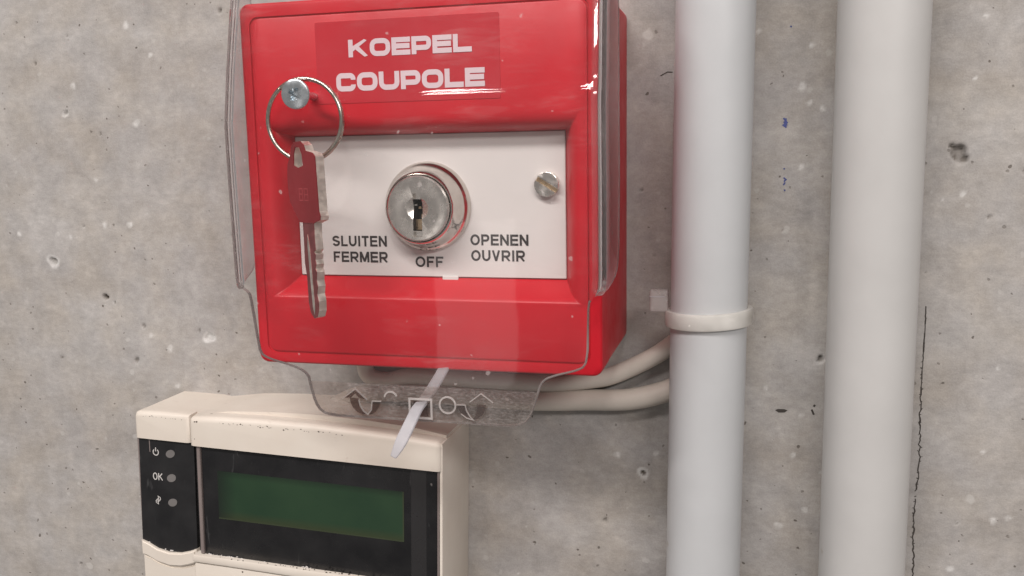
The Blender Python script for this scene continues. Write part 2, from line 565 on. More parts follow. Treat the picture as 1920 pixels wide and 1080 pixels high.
def glyph(ch, w, t, style):
    """polylines for one letter in box w x 1; t = stroke width"""
    e = t / 2
    x0, x1, z0, z1, zm = e, w - e, e, 1 - e, 0.5
    sq = style == 'square'
    rx = min(0.30 if sq else (x1 - x0) / 2, (x1 - x0) / 2)
    rz = 0.27 if sq else 0.42

    def oval(xa, xb, za, zb, rx, rz):
        rz = min(rz, (zb - za) / 2)
        p = arc(xb - rx, zb - rz, rx, rz, 0, 90) + arc(xa + rx, zb - rz, rx, rz, 90, 180) + arc(xa + rx, za + rz, rx, rz, 180, 270) + arc(xb - rx, za + rz, rx, rz, 270, 360)
        return p + [p[0]]
    if ch == 'O':
        return [oval(x0, x1, z0, z1, rx, rz)]
    if ch == 'C':
        r = 0.2
        return [[(x1, 0.62)] + arc(x1 - r, z1 - r, r, r, 0, 90) + arc(x0 + r, z1 - r, r, r, 90, 180) + arc(x0 + r, z0 + r, r, r, 180, 270) + arc(x1 - r, z0 + r, r, r, 270, 360) + [(x1, 0.36)]]
    if ch == 'U':
        r, q = (0.28, 0.28) if sq else ((x1 - x0) / 2, 0.33)
        return [[(x0, 1)] + arc(x0 + r, z0 + q, r, q, 180, 270) + arc(x1 - r, z0 + q, r, q, 270, 360) + [(x1, 1)]]
    if ch == 'E':
        return [[(x0, 0), (x0, 1)], [(x0 - e, z1), (w, z1)], [(x0, zm + 0.01), (w - 0.04, zm + 0.01)], [(x0 - e, z0), (w, z0)]]
    if ch == 'F':
        return [[(x0, 0), (x0, 1)], [(x0 - e, z1), (w, z1)], [(x0, zm), (w - 0.10, zm)]]
    if ch == 'L':
        return [[(x0, 0), (x0, 1)], [(x0 - e, z0), (w, z0)]]
    if ch == 'I':
        return [[(w / 2, 0), (w / 2, 1)]]
    if ch == 'T':
        return [[(0, z1), (w, z1)], [(w / 2, 0), (w / 2, 1)]]
    if ch == 'N':
        return [[(x0, 0), (x0, 1)], [(x1, 0), (x1, 1)], [(x0, 1 - e * 0.6), (x1, e * 0.6)]]
    if ch == 'M':
        return [[(x0, 0), (x0, 1)], [(x1, 0), (x1, 1)], [(x0 + e * .3, 1 - e * .4), (w / 2, 0.08)], [(x1 - e * .3, 1 - e * .4), (w / 2, 0.08)]]
    if ch == 'V':
        return [[(e, 1), (w / 2, 0.02)], [(w - e, 1), (w / 2, 0.02)]]
    if ch == 'K':
        return [[(x0, 0), (x0, 1)], [(x0, 0.40), (w - t * 0.62, 1.04)], [(w * 0.36, 0.60), (w - t * 0.55, -0.04)]]
    if ch in 'PR':
        lo = 0.36 if ch == 'P' and sq else 0.44
        r = 0.22 if not sq else 0.2
        b = [(x0, z1)] + arc(x1 - r, z1 - r, r, r, 90, 0) + arc(x1 - r, lo + r, r, r, 0, -90) + [(x0, lo)]
        s = [[(x0, 0), (x0, 1)], b]
        if ch == 'R':
            s.append([(w * 0.48, lo), (w - e * 0.9, 0)])
        return s
    if ch == 'S':
        rr = (x1 - x0) / 2
        c = w / 2
        q = 0.215
        return [arc(c, z1 - q, rr, q, 20, 90) + arc(c, z1 - q, rr * 0.96, q, 90, 200) + [(c - rr * 0.72, 0.585), (c, 0.515), (c + rr * 0.75, 0.43)] + arc(c, z0 + q * 1.1, rr, q * 1.1, 20, -90) + arc(c, z0 + q * 1.1, rr, q * 1.1, -90, -163)]
    return []


def add_stroke(bm, pts, t, h):
    """mitred flat strip in the x-z plane at height h, 0.02 mm thick edges left open"""
    pts = [Vector((a, b)) for a, b in pts]
    q = [pts[0]]
    for p in pts[1:]:
        if (p - q[-1]).length > 1e-4:
            q.append(p)
    closed = (q[0] - q[-1]).length < 1e-3
    n = len(q)
    L, R = [], []
    for i in range(n):
        if closed:
            a = q[(i - 1) % (n - 1)] if i > 0 else q[n - 2]
            b = q[i + 1] if i < n - 1 else q[1]
        else:
            a, b = q[max(i - 1, 0)], q[min(i + 1, n - 1)]
        d0 = (q[i] - a).normalized() if (q[i] - a).length > 1e-6 else (b - q[i]).normalized()
        d1 = (b - q[i]).normalized() if (b - q[i]).length > 1e-6 else d0
        n0, n1 = Vector((-d0.y, d0.x)), Vector((-d1.y, d1.x))
        m = (n0 + n1)
        m = m.normalized() if m.length > 1e-6 else n0
        k = min(1 / max(m.dot(n1), 0.35), 2.0)
        L.append(bm.verts.new(P(q[i].x + m.x * t / 2 * k, q[i].y + m.y * t / 2 * k, h)))
        R.append(bm.verts.new(P(q[i].x - m.x * t / 2 * k, q[i].y - m.y * t / 2 * k, h)))
    for i in range(n - 1):
        f = bm.faces.new((L[i], L[i + 1], R[i + 1], R[i]))


def text_mesh(s, x0, x1, z0, z1, h, widths, t, gap, style):
    bm = bmesh.new()
    H = z1 - z0
    ws = [widths[c] for c in s]
    tot = sum(ws) + gap * (len(s) - 1)
    k = (x1 - x0) / tot
    x = x0
    lev = 0
    for c, w in zip(s, ws):
        for st in glyph(c, w * k / H, t, style):
            add_stroke(bm, [(x + a * H, z0 + b * H) for a, b in st], t * H, h + 0.006 * lev)
            lev += 1
        x += (w + gap) * k
    for v in bm.verts:
        v.co.z = min(max(v.co.z, z0), z1)
    return bm


# ------------------------------------------------------------------ the wall
def build_wall():
    xs = np.concatenate([[-1500, -900, -500, -300, -220], np.arange(-160, 235, 0.5), [280, 380, 600, 1000, 1500]])
    zs = np.concatenate([[-1200, -700, -400, -230], np.arange(-135, 130, 0.5), [180, 300, 600, 1200]])
    X, Z = np.meshgrid(xs, zs)
    Y = np.zeros_like(X)
    rng = np.random.default_rng(3)
    pit = np.zeros_like(X)
    pale = np.zeros_like(X)

    def wob(x, z, a0):
        return 1 + 0.14 * np.sin(2 * a0 + x) + 0.10 * np.sin(3 * a0 + z)

    def dent(x, z, r, depth, dark, white=0.0, wr=1.6):
        m = (abs(X - x) < r * 3) & (abs(Z - z) < r * 3)
        dx, dz = X[m] - x, Z[m] - z
        d = np.hypot(dx, dz) / (r * wob(x, z, np.arctan2(dz, dx)))
        s = np.clip((1.15 - d) / 0.4, 0, 1)
        Y[m] = np.maximum(Y[m], depth * s)
        pit[m] = np.maximum(pit[m], dark * s)
        pale[m] = np.maximum(pale[m], white * np.clip((wr - d) / 0.5, 0, 1))

    def chip(x, z, r, a):
        m = (abs(X - x) < r * 3) & (abs(Z - z) < r * 3)
        dx, dz = X[m] - x, Z[m] - z
        d = np.hypot(dx, dz) / (r * wob(x, z, np.arctan2(dz, dx)))
        pale[m] = np.maximum(pale[m], a * np.clip((1.2 - d) / 0.6, 0, 1))
    # blow holes and chips that the photograph shows, x / z in mm on the wall
    dent(-79.2, 7.9, 0.95, 1.4, 1.0)
    dent(167.6, 48.7, 1.9, 1.6, 0.42)
    dent(166.2, 50.3, 0.8, 1.2, 0.5)
    dent(168.9, 47.4, 0.9, 1.3, 0.75)
    dent(167.0, 47.9, 0.6, 1.8, 0.9)
    dent(-97.8, 19.2, 1.3, 0.9, 0.55, 0.7, 2.0)
    dent(-42.8, -3.9, 1.5, 0.7, 0.15, 0.95, 1.6)
    dent(-66.0, -1.0, 0.7, 0.4, 0.6)
    dent(-46.0, -2.0, 0.5, 0.5, 0.6)
    dent(-69.5, -12.2, 0.8, 0.5, 0.6)
    dent(-98.0, -12.5, 0.45, 0.6, 0.9)
    dent(91.5, -38.0, 0.7, 0.8, 1.0, 0.8, 2.6)
    for x, z, r in ((-85, 74, 1.3), (-62, 62, 1.6), (-64, 91.0, 1.5), (-56, 82, 1.0), (-77, 31, 1.3), (-68, 31, 1.4), (-63, -4, 1.0),
                    (-57, -8, 1.5), (-55, -20, 1.1), (-80, 45, 0.8), (-110, 28, 1.2), (120, 80, 0.9), (133, 76, 0.9),
                    (131, 66, 1.3), (133, 62, 0.9), (136, 60.5, 1.0), (131, 46, 1.0), (172, 81, 0.8), (170, 66.5, 0.7), (169, 39, 1.1),
                    (95, -32, 1.0), (104, -38, 1.8), (108, -41, 1.1), (124, -12, 0.8), (133, -19, 0.9), (131, -30, 1.0), (134, -45, 1.1), (128, -50, 1.4),
                    (177, -26, 0.8), (180, -44, 1.2), (184, -43, 0.9), (171, -58, 1.2), (84, -33, 1.3)):
        chip(x + rng.normal(0, .3), z, r * 0.75, 0.75)
    for i in range(120):
        x, z = rng.uniform(-155, 230), rng.uniform(-130, 125)
        r = min(rng.exponential(0.3) + 0.28, 1.3)
        if rng.random() < 0.66:
            dent(x, z, r * 0.7, 0.25 + r * 0.5, rng.uniform(0.3, 0.85), 0.5 * (rng.random() < 0.2), 1.9)
        else:
            chip(x, z, r * rng.uniform(0.5, 1.3), rng.uniform(0.2, 0.7))
    n = X.shape[0] * X.shape[1]
    co = np.stack([X.ravel(), Y.ravel(), Z.ravel()], 1) * MM
    nz, nx = X.shape
    i = np.arange(n).reshape(nz, nx)
    q = np.stack([i[:-1, :-1], i[:-1, 1:], i[1:, 1:], i[1:, :-1]], -1).reshape(-1, 4)
    me = bpy.data.meshes.new("concrete_wall")
    me.vertices.add(n)
    me.vertices.foreach_set("co", co.ravel())
    me.loops.add(q.size)
    me.loops.foreach_set("vertex_index", q.ravel())
    me.polygons.add(len(q))
    me.polygons.foreach_set("loop_start", np.arange(len(q)) * 4)
    me.update(calc_edges=True)
    me.validate()
    at = me.attributes.new("marks", 'FLOAT_COLOR', 'POINT')
    cc = np.stack([pit.ravel(), pale.ravel(), 0 * pit.ravel(), 1 + 0 * pit.ravel()], 1)
    at.data.foreach_set("color", cc.ravel().astype(np.float32))
    me.shade_smooth()
    me.materials.append(M['wall'])
    o = bpy.data.objects.new("concrete_wall", me)
    COL.objects.link(o)
    o['kind'] = 'structure'
    o['label'] = 'bare grey cast concrete wall with small blow holes and pale chips'
    return o


wall = build_wall()

# thin dark hairline on the wall beside the right pipe
bm = bmesh.new()
rng = random.Random(5)
z = 11.0
pts = []
while z > -75:
    pts.append((161.9 + (0.10 * math.sin(z * 0.21) if z > -15 else 0.3 * math.sin(z * 0.17)) + rng.gauss(0, 0.04 if z > -12 else 0.11), z))
    z -= rng.uniform(0.5, 1.0)
for k in range(0, len(pts) - 3, 3):
    if rng.random() < 0.06:
        continue
    add_stroke(bm, pts[k:k + 4], rng.uniform(0.18, 0.40), 0.06 + 0.004 * (k % 5))
for x, zz in pts[18::2]:
    a = rng.uniform(0, 6.28)
    add_stroke(bm, [(x, zz), (x + 0.5 * math.cos(a), zz + 0.6 * math.sin(a))], rng.uniform(0.12, 0.3), 0.085 + rng.random() * 0.01)
obj("hairline_crack", bm, M['pencil'], wall, flat=True)


def ink(pts, w, mat):
    bm = bmesh.new()
    for k, st in enumerate(pts):
        add_stroke(bm, st, w, 0.07 + 0.008 * k)
    obj("ink_mark", bm, mat, wall, flat=True)


ink([[(126.5, 58.4), (127.4, 57.2), (126.5, 56.6), (127.3, 56.0)], [(127.1, 58.3), (127.0, 56.2)], [(126.6, 57.5), (127.4, 56.5)]], 0.42, M['blue'])
ink([[(126.9, 43.4), (127.5, 42.9), (127.0, 42.4)], [(127.3, 42.2), (126.9, 41.5)], [(127.2, 40.4), (127.3, 40.0)], [(126.9, 45.8), (127.1, 45.5)]], 0.38, M['blue'])
ink([[(127.6, 80.9), (127.9, 80.6)]], 0.4, M['blue'])
bm = bmesh.new()
add_prism(bm, [(126.3, -17.9), (127.0, -17.55), (128.6, -17.5), (129.5, -17.8), (128.7, -18.4), (127.2, -18.5)], -0.2, 0.07)
obj("ink_mark", bm, M['pencil'], wall, flat=True)
ink([[(135.5, -17.2), (136.1, -18.6)], [(136.0, -16.4), (136.3, -15.9)]], 0.5, M['pencil'])
ink([[(95.6, 70.0), (97.4, 70.9), (98.7, 70.8)]], 0.25, M['pencil'])

# ------------------------------------------------------------------ red key-switch box
box = thing("key_switch_box", "red roof-dome key switch box with white panel and clear hinged cover", "switch box", 43.5, 43.5, 0)

bm = bmesh.new()


def ring(x0, x1, z0, z1, r, h):
    return [P(a, b, h) for a, b in rrect(x0, x1, z0, z1, r)]


S = 87.0
loops = [ring(0.15, S - 0.15, 0.15, S - 0.15, 2.2, 0.0),
         ring(0.15, S - 0.15, 0.15, S - 0.15, 2.2, 33.0),
         ring(0.0, S, 0.0, S, 2.4, 33.05),
         ring(0.0, S, 0.0, S, 2.4, 42.3),
         ring(0.15, S - 0.15, 0.15, S - 0.15, 2.4, 42.9),
         ring(0.5, S - 0.5, 0.5, S - 0.5, 2.3, 43.25),
         ring(1.1, S - 1.1, 1.1, S - 1.1, 2.2, 43.4),
         ring(2.75, S - 2.75, 2.75, S - 3.25, 2.2, 43.4),
         ring(2.82, S - 2.82, 2.82, S - 3.32, 2.2, 43.0),
         ring(3.15, S - 3.15, 3.15, S - 3.6, 2.2, 43.0),
         ring(3.25, S - 3.25, 3.25, S - 3.7, 2.2, 43.45),
         ring(3.6, S - 3.6, 3.6, S - 4.0, 2.0, 43.6)]
# rolled bezel down to the white panel: outer rectangle to inner rectangle
OX0, OX1, OZ0, OZ1 = 4.2, 83.0, 16.6, 61.0
IX0, IX1, IZ0, IZ1 = 9.9, 77.75, 21.4, 55.8
loops.append(ring(OX0 - 0.3, OX1 + 0.3, OZ0 - 0.4, OZ1 + 0.8, 0.5, 43.6))
for k in range(0, 9):
    t = k / 8
    hz = 43.6 - 6.4 * (1 - math.sqrt(max(0, 1 - t ** 3.0)))
    fl = (43.6 - hz) / 6.4
    tb, ts = 0.2 * t + 0.8 * fl, 0.6 * t + 0.4 * fl
    loops.append(ring(OX0 + (IX0 - OX0) * ts, OX1 + (IX1 - OX1) * ts, OZ0 + (IZ0 - OZ0) * tb, OZ1 + (IZ1 - OZ1) * t, 0.35, hz))
loops.append(ring(IX0, IX1, IZ0, IZ1, 0.3, 34.0))
loft(bm, loops, True, False)
obj("housing", bm, M['red'], box, smooth=28)

# white panel with the little catch at its foot
bm = bmesh.new()
add_box(bm, 9.97, 77.66, 21.62, 55.72, 35.5, 37.4)
bevel(bm, 0.15, 1)
panel = obj("front_panel", bm, M['panel'], box)
bm = bmesh.new()
add_box(bm, 47.3, 51.3, 20.5, 21.9, 37.25, 37.75)
bevel(bm, 0.12, 1)
obj("panel_catch", bm, M['panel'], box)
bm = bmesh.new()
add_box(bm, 9.5, 78.2, 21.0, 56.2, 33.0, 35.2)
obj("panel_recess", bm, M['dark'], box)

AW = {'S': .93, 'L': .80, 'U': .95, 'I': .32, 'T': .86, 'E': .90, 'N': .97, 'F': .82, 'R': .98, 'M': 1.12, 'O': 1.08, 'P': .92, 'V': .93}
for s, x0, x1, z0 in (("SLUITEN", 18.75, 33.2, 28.85), ("FERMER", 18.9, 33.3, 24.95), ("OFF", 40.45, 47.6, 23.95), ("OPENEN", 54.5, 68.7, 29.35), ("OUVRIR", 54.6, 67.8, 25.6)):
    obj("lettering", text_mesh(s, x0, x1, z0, z0 + 2.62, 37.44, AW, 0.198, 0.16, 'round'), M['ink'], panel, flat=True)

# sticker with the two words
bm = bmesh.new()
add_prism(bm, rrect(19.9, 64.3, 63.05, 81.6, 0.4, 2), 43.55, 43.72)
sticker = obj("sticker", bm, M['sticker'], box)
SW = {'K': 1.24, 'O': 1.24, 'E': 1.12, 'P': 1.16, 'L': 1.08, 'C': 1.18, 'U': 1.22}
obj("lettering", text_mesh("KOEPEL", 28.15, 57.95, 73.4, 77.35, 43.77, SW, 0.285, 0.08, 'square'), M['letter_pink'], sticker, flat=True)
obj("lettering", text_mesh("COUPOLE", 24.75, 60.8, 65.75, 69.9, 43.77, SW, 0.285, 0.08, 'square'), M['letter_pink'], sticker, flat=True)

# lock: polished flange, cylinder face with keyway
LX, LZ = 44.15, 38.55
bm = bmesh.new()
add_lathe(bm, LX, LZ, [(10.75, 37.3), (10.72, 37.9), (10.55, 38.5), (10.3, 38.95), (9.95, 39.35), (9.6, 39.85), (9.3, 40.6), (9.05, 41.5), (8.8, 42.5), (8.5, 43.4), (8.25, 44.0), (8.05, 44.2), (7.9, 44.1), (7.85, 43.2)], 96, cap1=False)
lock = obj("lock_flange", bm, M['nickel'], box, smooth=50)
bm = bmesh.new()
add_lathe(bm, LX, LZ, [(7.72, 38.6), (7.72, 44.3), (7.62, 44.65), (7.3, 44.9), (6.7, 44.97), (2.75, 45.0), (2.6, 44.95), (1.5, 44.35), (0.4, 43.9)], 96)
bm.faces.new([v for v in bm.verts[:96]][::-1])
bmesh.ops.recalc_face_normals(bm, faces=bm.faces)
cut1, cut2, cut3 = bmesh.new(), bmesh.new(), bmesh.new()
add_box(cut1, LX - 1.1, LX + 1.1, LZ - 5.2, LZ + 2.1, 40.0, 46.5)
add_box(cut2, LX - 1.0, LX + 0.8, LZ + 1.9, LZ + 3.5, 43.9, 46.5)
add_box(cut3, LX - 1.1, LX + 1.1, LZ - 6.6, LZ - 5.35, 43.9, 46.5)
me = boolean(bm, [cut1, cut2, cut3])
for p in me.polygons:                      # shade inside the metal bore, coloured onto its walls
    c = p.center
    if (-c.y < 43.3 or abs(p.normal.y) < 0.2) and abs(c.x - LX) < 1.2 and -5.3 < c.z - LZ < 2.2:
        p.material_index = 1
cyl = obj_me("lock_cylinder", me, [M['nickel_face'], M['dark']], lock, smooth=30)
bm = bmesh.new()
add_box(bm, LX - 0.9, LX + 0.9, LZ - 5.15, LZ + 2.05, 40.6, 41.2)
obj("keyway", bm, M['dark'], lock)  # dark sheet for the shade at the bottom of the bore
bm = bmesh.new()
add_box(bm, LX - 1.05, LX + 0.5, LZ - 5.1, LZ - 2.6, 41.3, 43.2)
add_box(bm, LX - 0.6, LX + 0.1, LZ - 0.2, LZ + 0.35, 41.3, 42.4)
add_box(bm, LX + 0.55, LX + 1.05, LZ - 3.4, LZ - 1.4, 41.3, 43.6)
obj("tumbler", bm, M['brass'], lock)
bm = bmesh.new()
add_box(bm, LX - 1.05, LX - 0.3, LZ + 0.6, LZ + 0.95, 42.4, 43.9)
obj("tumbler", bm, M['nickel'], lock)

# slotted screw of the panel: two half heads over a brassy slot floor
SX, SZ = 73.45, 43.6
bm = bmesh.new()
add_lathe(bm, SX, SZ, [(2.75, 37.2), (2.75, 38.15)], 40)
screw = obj("panel_screw", bm, M['brass'], box)
ang = RAD(-32)
for sgn in (1, -1):
    bm = bmesh.new()
    R0, w = 2.9, 0.44
    a0 = math.asin(w / R0)
    pts = [(R0 * math.cos(a), R0 * math.sin(a)) for a in [a0 + (math.pi - 2 * a0) * i / 24 for i in range(25)]]
    pts = [(x, y * sgn) for x, y in pts]
    ca, sa = math.cos(ang), math.sin(ang)
    pts = [(SX + x * ca - y * sa, SZ + x * sa + y * ca) for x, y in pts]
    add_prism(bm, pts, 37.3, 39.2)
    es = [e for e in bm.edges if all(abs(v.co.y + 39.2) < 1e-4 for v in e.verts)]
    bmesh.ops.bevel(bm, geom=es, offset=0.3, segments=2, affect='EDGES', profile=0.5)
    obj("screw_head", bm, M['nickel_face'], screw, smooth=40)

# screw through the cover at the upper left, the ring hangs on it
KX, KZ = 19.0, 64.85
bm = bmesh.new()
add_lathe(bm, KX, KZ, [(0.9, 40.0), (0.9, 51.0), (1.5, 51.6), (3.1, 52.5), (3.35, 52.75), (3.4, 53.1), (3.25, 53.35), (2.9, 53.5), (0.3, 53.55)], 48)
bm.faces.new([v for v in bm.verts[:48]][::-1])
bmesh.ops.recalc_face_normals(bm, faces=bm.faces)
cuts = []
for a, l, w, dep in ((28, 4.0, 0.85, 1.5), (118, 4.0, 0.85, 1.5), (73, 5.0, 0.3, 0.3), (163, 5.0, 0.3, 0.3)):
    c = bmesh.new()
    add_box(c, -l / 2, l / 2, -w / 2, w / 2, 53.55 - dep, 55.0)
    for v in c.verts:
        if v.co.y > -54.5:
            v.co.x *= 0.5
    bmesh.ops.rotate(c, cent=(0, 0, 0), matrix=Matrix.Rotation(RAD(a), 3, 'Y'), verts=c.verts)
    bmesh.ops.translate(c, vec=(KX, 0, KZ), verts=c.verts)
    cuts.append(c)
me = boolean(bm, cuts)
for v in me.vertices:                       # head sits a little askew
    d = (-v.co.y - 40) / 15
    v.co.y += ((v.co.x - KX) * 0.10 + (v.co.z - KZ) * -0.06) * max(0, d - 0.7) * 3
obj_me("cover_screw", me, M['steel'], box, smooth=30)

# clear cover: one moulded sheet, side walls on the upper part, grip tab below


def lerp_tab(tab, v):
    tab = sorted(tab)
    if v <= tab[0][0]:
        return tab[0][1]
    for (a, b), (c, d) in zip(tab, tab[1:]):
        if v <= c:
            return b + (d - b) * (v - a) / (c - a)
    return tab[-1][1]


XL = [(-9.9, 24.5), (-9.75, 23.0), (-9.4, 21.6), (-8.6, 20.4), (-7.4, 19.6), (-6, 19.05), (-4.5, 18.65), (-2.5, 18.2), (-1.0, 17.8), (0.0, 17.1), (0.8, 15.9), (1.4, 14.3), (2.0, 12.3), (2.6, 9.8), (3.1, 7.9), (3.6, 6.5), (4.2, 5.7), (5.2, 5.2), (8, 4.8), (13, 4.2), (17, 3.7), (18.6, 3.4), (19.4, 2.8), (20.0, 1.9), (20.5, 1.0), (21.0, 0.3), (21.6, 0.0), (24, -0.1), (45, -0.4), (60, -0.5), (70, -0.3), (82, 0.1), (95, 0.6)]
XR = [(-9.9, 67.0), (-9.75, 68.5), (-9.4, 69.8), (-8.6, 71.1), (-7.4, 72.0), (-6, 72.6), (-4.5, 73.1), (-2.5, 73.8), (-1.0, 74.2), (0.0, 74.6), (0.8, 75.2), (1.4, 76.1), (2.0, 77.6), (2.6, 79.6), (3.1, 81.5), (3.6, 83.0), (4.2, 84.0), (5.2, 84.7), (8, 85.1), (13, 85.2), (17, 85.3), (18.6, 85.5), (19.4, 86.0), (20.0, 86.6), (20.5, 87.0), (21.0, 87.4), (21.6, 87.7), (24, 87.8), (45, 87.8), (60, 87.7), (82, 87.5), (95, 87.0)]
HH = [(-10, 51.25), (-9.2, 51.3), (-1.9, 51.25), (-1.0, 51.05), (5, 51.0), (40, 51.0), (58, 50.9), (61.5, 50.8), (62.8, 50.62), (63.8, 50.32), (65.0, 49.84), (66.0, 49.56), (67.5, 49.35), (72, 48.8), (80, 47.5), (85, 46.6), (91, 45.4), (94, 43.5)]
DEPTH = [(20.2, 0.0), (20.6, 1.2), (21.2, 3.5), (22.0, 6.0), (23.0, 8.5), (24.5, 10.8), (26.5, 12.6), (29, 13.6), (45, 14.5), (60, 14.5), (82, 12.0), (94, 8.0)]
def h_flat(zc):
    return lerp_tab([q for q in HH if not 60 < q[0] < 70], zc)


rows = sorted(set([z for z, _ in XL] + [z for z, _ in HH] + [z for z, _ in DEPTH] + [z for z, _ in XR] + list(np.arange(25, 94, 1.5))))
rows = [r for r in rows if -9.9 <= r <= 94]
rr = [rows[0]]
for r in rows[1:]:
    if r - rr[-1] > 0.08:
        rr.append(r)
bm = bmesh.new()
grid = []
for zc in rr:
    xl, xr, h, d = lerp_tab(XL, zc), lerp_tab(XR, zc), lerp_tab(HH, zc), lerp_tab(DEPTH, zc)
    rc = min(1.8, d * 0.5 + 0.001)
    flare = 1.15
    line = []
    hr, h = h, h
    h = h_flat(zc)
    for k in range(4):                      # left side wall, back to front
        t = k / 4
        line.append((xl - flare * (1 - t) * min(1, d / 10), h - d + (d - rc) * t))
    for k in range(5):
        a = RAD(180 - 90 * k / 4)
        line.append((xl + rc + rc * math.cos(a), h - rc + rc * math.sin(a)))
    h = hr
    for k in range(1, 24):
        t = k / 24
        xx = xl + rc + (xr - xl - 2 * rc) * t
        line.append((xx, h + 0.12 * math.sin(math.pi * t) + (h_flat(zc) - h) * (1 - min(1, max(0, (xx - 34) / 14)) * (1 - 0.35 * max(0, (xx - 56) / 30)))))
    for k in range(5):
        a = RAD(90 - 90 * k / 4)
        line.append((xr - rc + rc * math.cos(a), h - rc + rc * math.sin(a)))
    for k in range(1, 5):
        t = k / 4
        line.append((xr + flare * t * min(1, d / 10), h - rc - (d - rc) * t))
    grid.append([bm.verts.new(P(x, zc, hh)) for x, hh in line])
for a, b in zip(grid, grid[1:]):
    za = a[0].co.z
    for i in range(len(a) - 1):
        f = bm.faces.new((a[i], a[i + 1], b[i + 1], b[i]))
        f.material_index = 2 if b[0].co.z <= -1.19 else (4 if (i < 8 or i > 31) and b[0].co.z > 19 else 0)
bmesh.ops.remove_doubles(bm, verts=bm.verts, dist=0.004)
bmesh.ops.recalc_face_normals(bm, faces=bm.faces)
if sum(f.normal.y for f in bm.faces) > 0:
    bmesh.ops.reverse_faces(bm, faces=bm.faces)
# solidify by hand through the modifier
me = bpy.data.meshes.new("cover")
bm.to_mesh(me)
bm.free()
for m in (M['clear'], M['clear_rim'], M['clear_grain'], M['clear_rim'], M['clear_side'], M['clear_rim']):
    me.materials.append(m)
tmp = bpy.data.objects.new("cover_work", me)
COL.objects.link(tmp)
md = tmp.modifiers.new("thick", 'SOLIDIFY')
md.thickness = 1.35
md.offset = 0.6
md.use_even_offset = False
md.material_offset_rim = 1
dg = bpy.context.evaluated_depsgraph_get()
dg.update()
cme = bpy.data.meshes.new_from_object(tmp.evaluated_get(dg))
bpy.data.objects.remove(tmp)
cover = obj_me("clear_cover", cme, [], box, smooth=40)

edge = [P(lerp_tab(XL, zc) + 0.15, zc, lerp_tab(HH, zc) + 0.55) for zc in np.arange(19.0, -9.8, -0.4)]
edge += [P(x, -9.85, 51.8) for x in np.arange(25.0, 67.0, 2.0)]
edge += [P(lerp_tab(XR, zc) - 0.15, zc, lerp_tab(HH, zc) + 0.55) for zc in np.arange(-9.8, 19.1, 0.4)]
bm = bmesh.new()
add_tube(bm, edge, 0.26, 8)
obj("edge_refraction_line", bm, M['clear_rim'], cover)  # added bead, stands in for light refracted along the rim

# raised marks on the grip tab
TH = 52.8


def flat_part(name, polys, mat, th=0.25, h=TH):
    bm = bmesh.new()
    for k, p in enumerate(polys):
        add_prism(bm, p, h, h + th + 0.01 * k)
    return obj(name, bm, mat, cover)


def stroke_part(name, strokes, w, mat, h=TH + 0.3):
    bm = bmesh.new()
    for k, s in enumerate(strokes):
        add_stroke(bm, s, w, h + 0.02 * k)
    ext = bmesh.ops.extrude_face_region(bm, geom=bm.faces[:])
    bmesh.ops.translate(bm, vec=(0, 0.3, 0), verts=[v for v in ext['geom'] if isinstance(v, bmesh.types.BMVert)])
    bmesh.ops.recalc_face_normals(bm, faces=bm.faces)
    return obj(name, bm, mat, cover)


def band(inner, outer):
    return inner + outer[::-1]


# left arrow: bent shaft pointing up, its tail hooking round to the right
sh_o = [(28.9, -5.1), (29.0, -6.2), (29.5, -7.3), (30.6, -8.4), (31.9, -8.9)]
sh_i = [(31.0, -5.2), (31.2, -6.4), (31.6, -7.3), (32.4, -8.2), (33.2, -8.9)]
flat_part("arrow_mark", [band(sh_i, sh_o), [(34.4, -5.7), (36.5, -5.6), (36.1, -7.0), (35.2, -8.2), (34.2, -8.8), (33.3, -8.95), (34.0, -7.8), (34.4, -6.8)], [(27.5, -5.1), (30.3, -3.0), (33.2, -5.3), (31.2, -5.0), (30.3, -3.9), (29.2, -5.0)]], M['clear_mark'])
stroke_part("arrow_edge", [[(27.4, -5.05), (30.35, -2.95), (33.2, -5.35)], [(31.1, -5.4), (31.4, -6.8), (32.2, -8.1), (33.25, -8.9), (34.2, -7.7), (34.45, -5.7)], [(34.4, -5.6), (36.7, -5.55)]], 0.26, M['clear_line'])
# right arrow, mirrored
flat_part("arrow_mark", [[(55.2, -5.45), (57.0, -5.4), (57.3, -6.5), (57.8, -7.5), (58.6, -8.4), (57.4, -8.2), (56.3, -7.5), (55.6, -6.5)], [(59.9, -5.1), (61.9, -5.1), (61.7, -6.5), (61.0, -7.6), (60.0, -8.3), (58.9, -8.6), (59.6, -7.3)]], M['clear_mark'])
stroke_part("arrow_edge", [[(60.9, -2.5), (63.7, -4.5)], [(55.1, -5.4), (57.1, -5.35), (57.4, -6.6), (58.2, -8.0), (59.0, -8.75), (57.4, -8.35), (56.1, -7.4)], [(58.2, -4.6), (60.9, -2.5)]], 0.2, M['clear_line'])
for cx, cz, r, a0, a1 in ((39.1, -4.7, 1.55, 20, 170), (52.9, -5.6, 1.9, 0, 360)):
    stroke_part("boss_ring", [arc(cx, cz, r, r, a0, a1, 24)], 0.38, M['clear_line'])
# frame of the tie slot
fx0, fx1, fz0, fz1 = 43.7, 49.0, -9.0, -4.55
stroke_part("slot_frame", [[(fx0, fz0), (fx0, fz1), (fx1, fz1), (fx1, fz0), (fx0, fz0)]], 0.45, M['clear_line'])
flat_part("slot_opening", [[(44.6, -8.6), (48.2, -8.6), (48.2, -5.0), (44.6, -5.0)]], M['clear_mark'], 0.06)

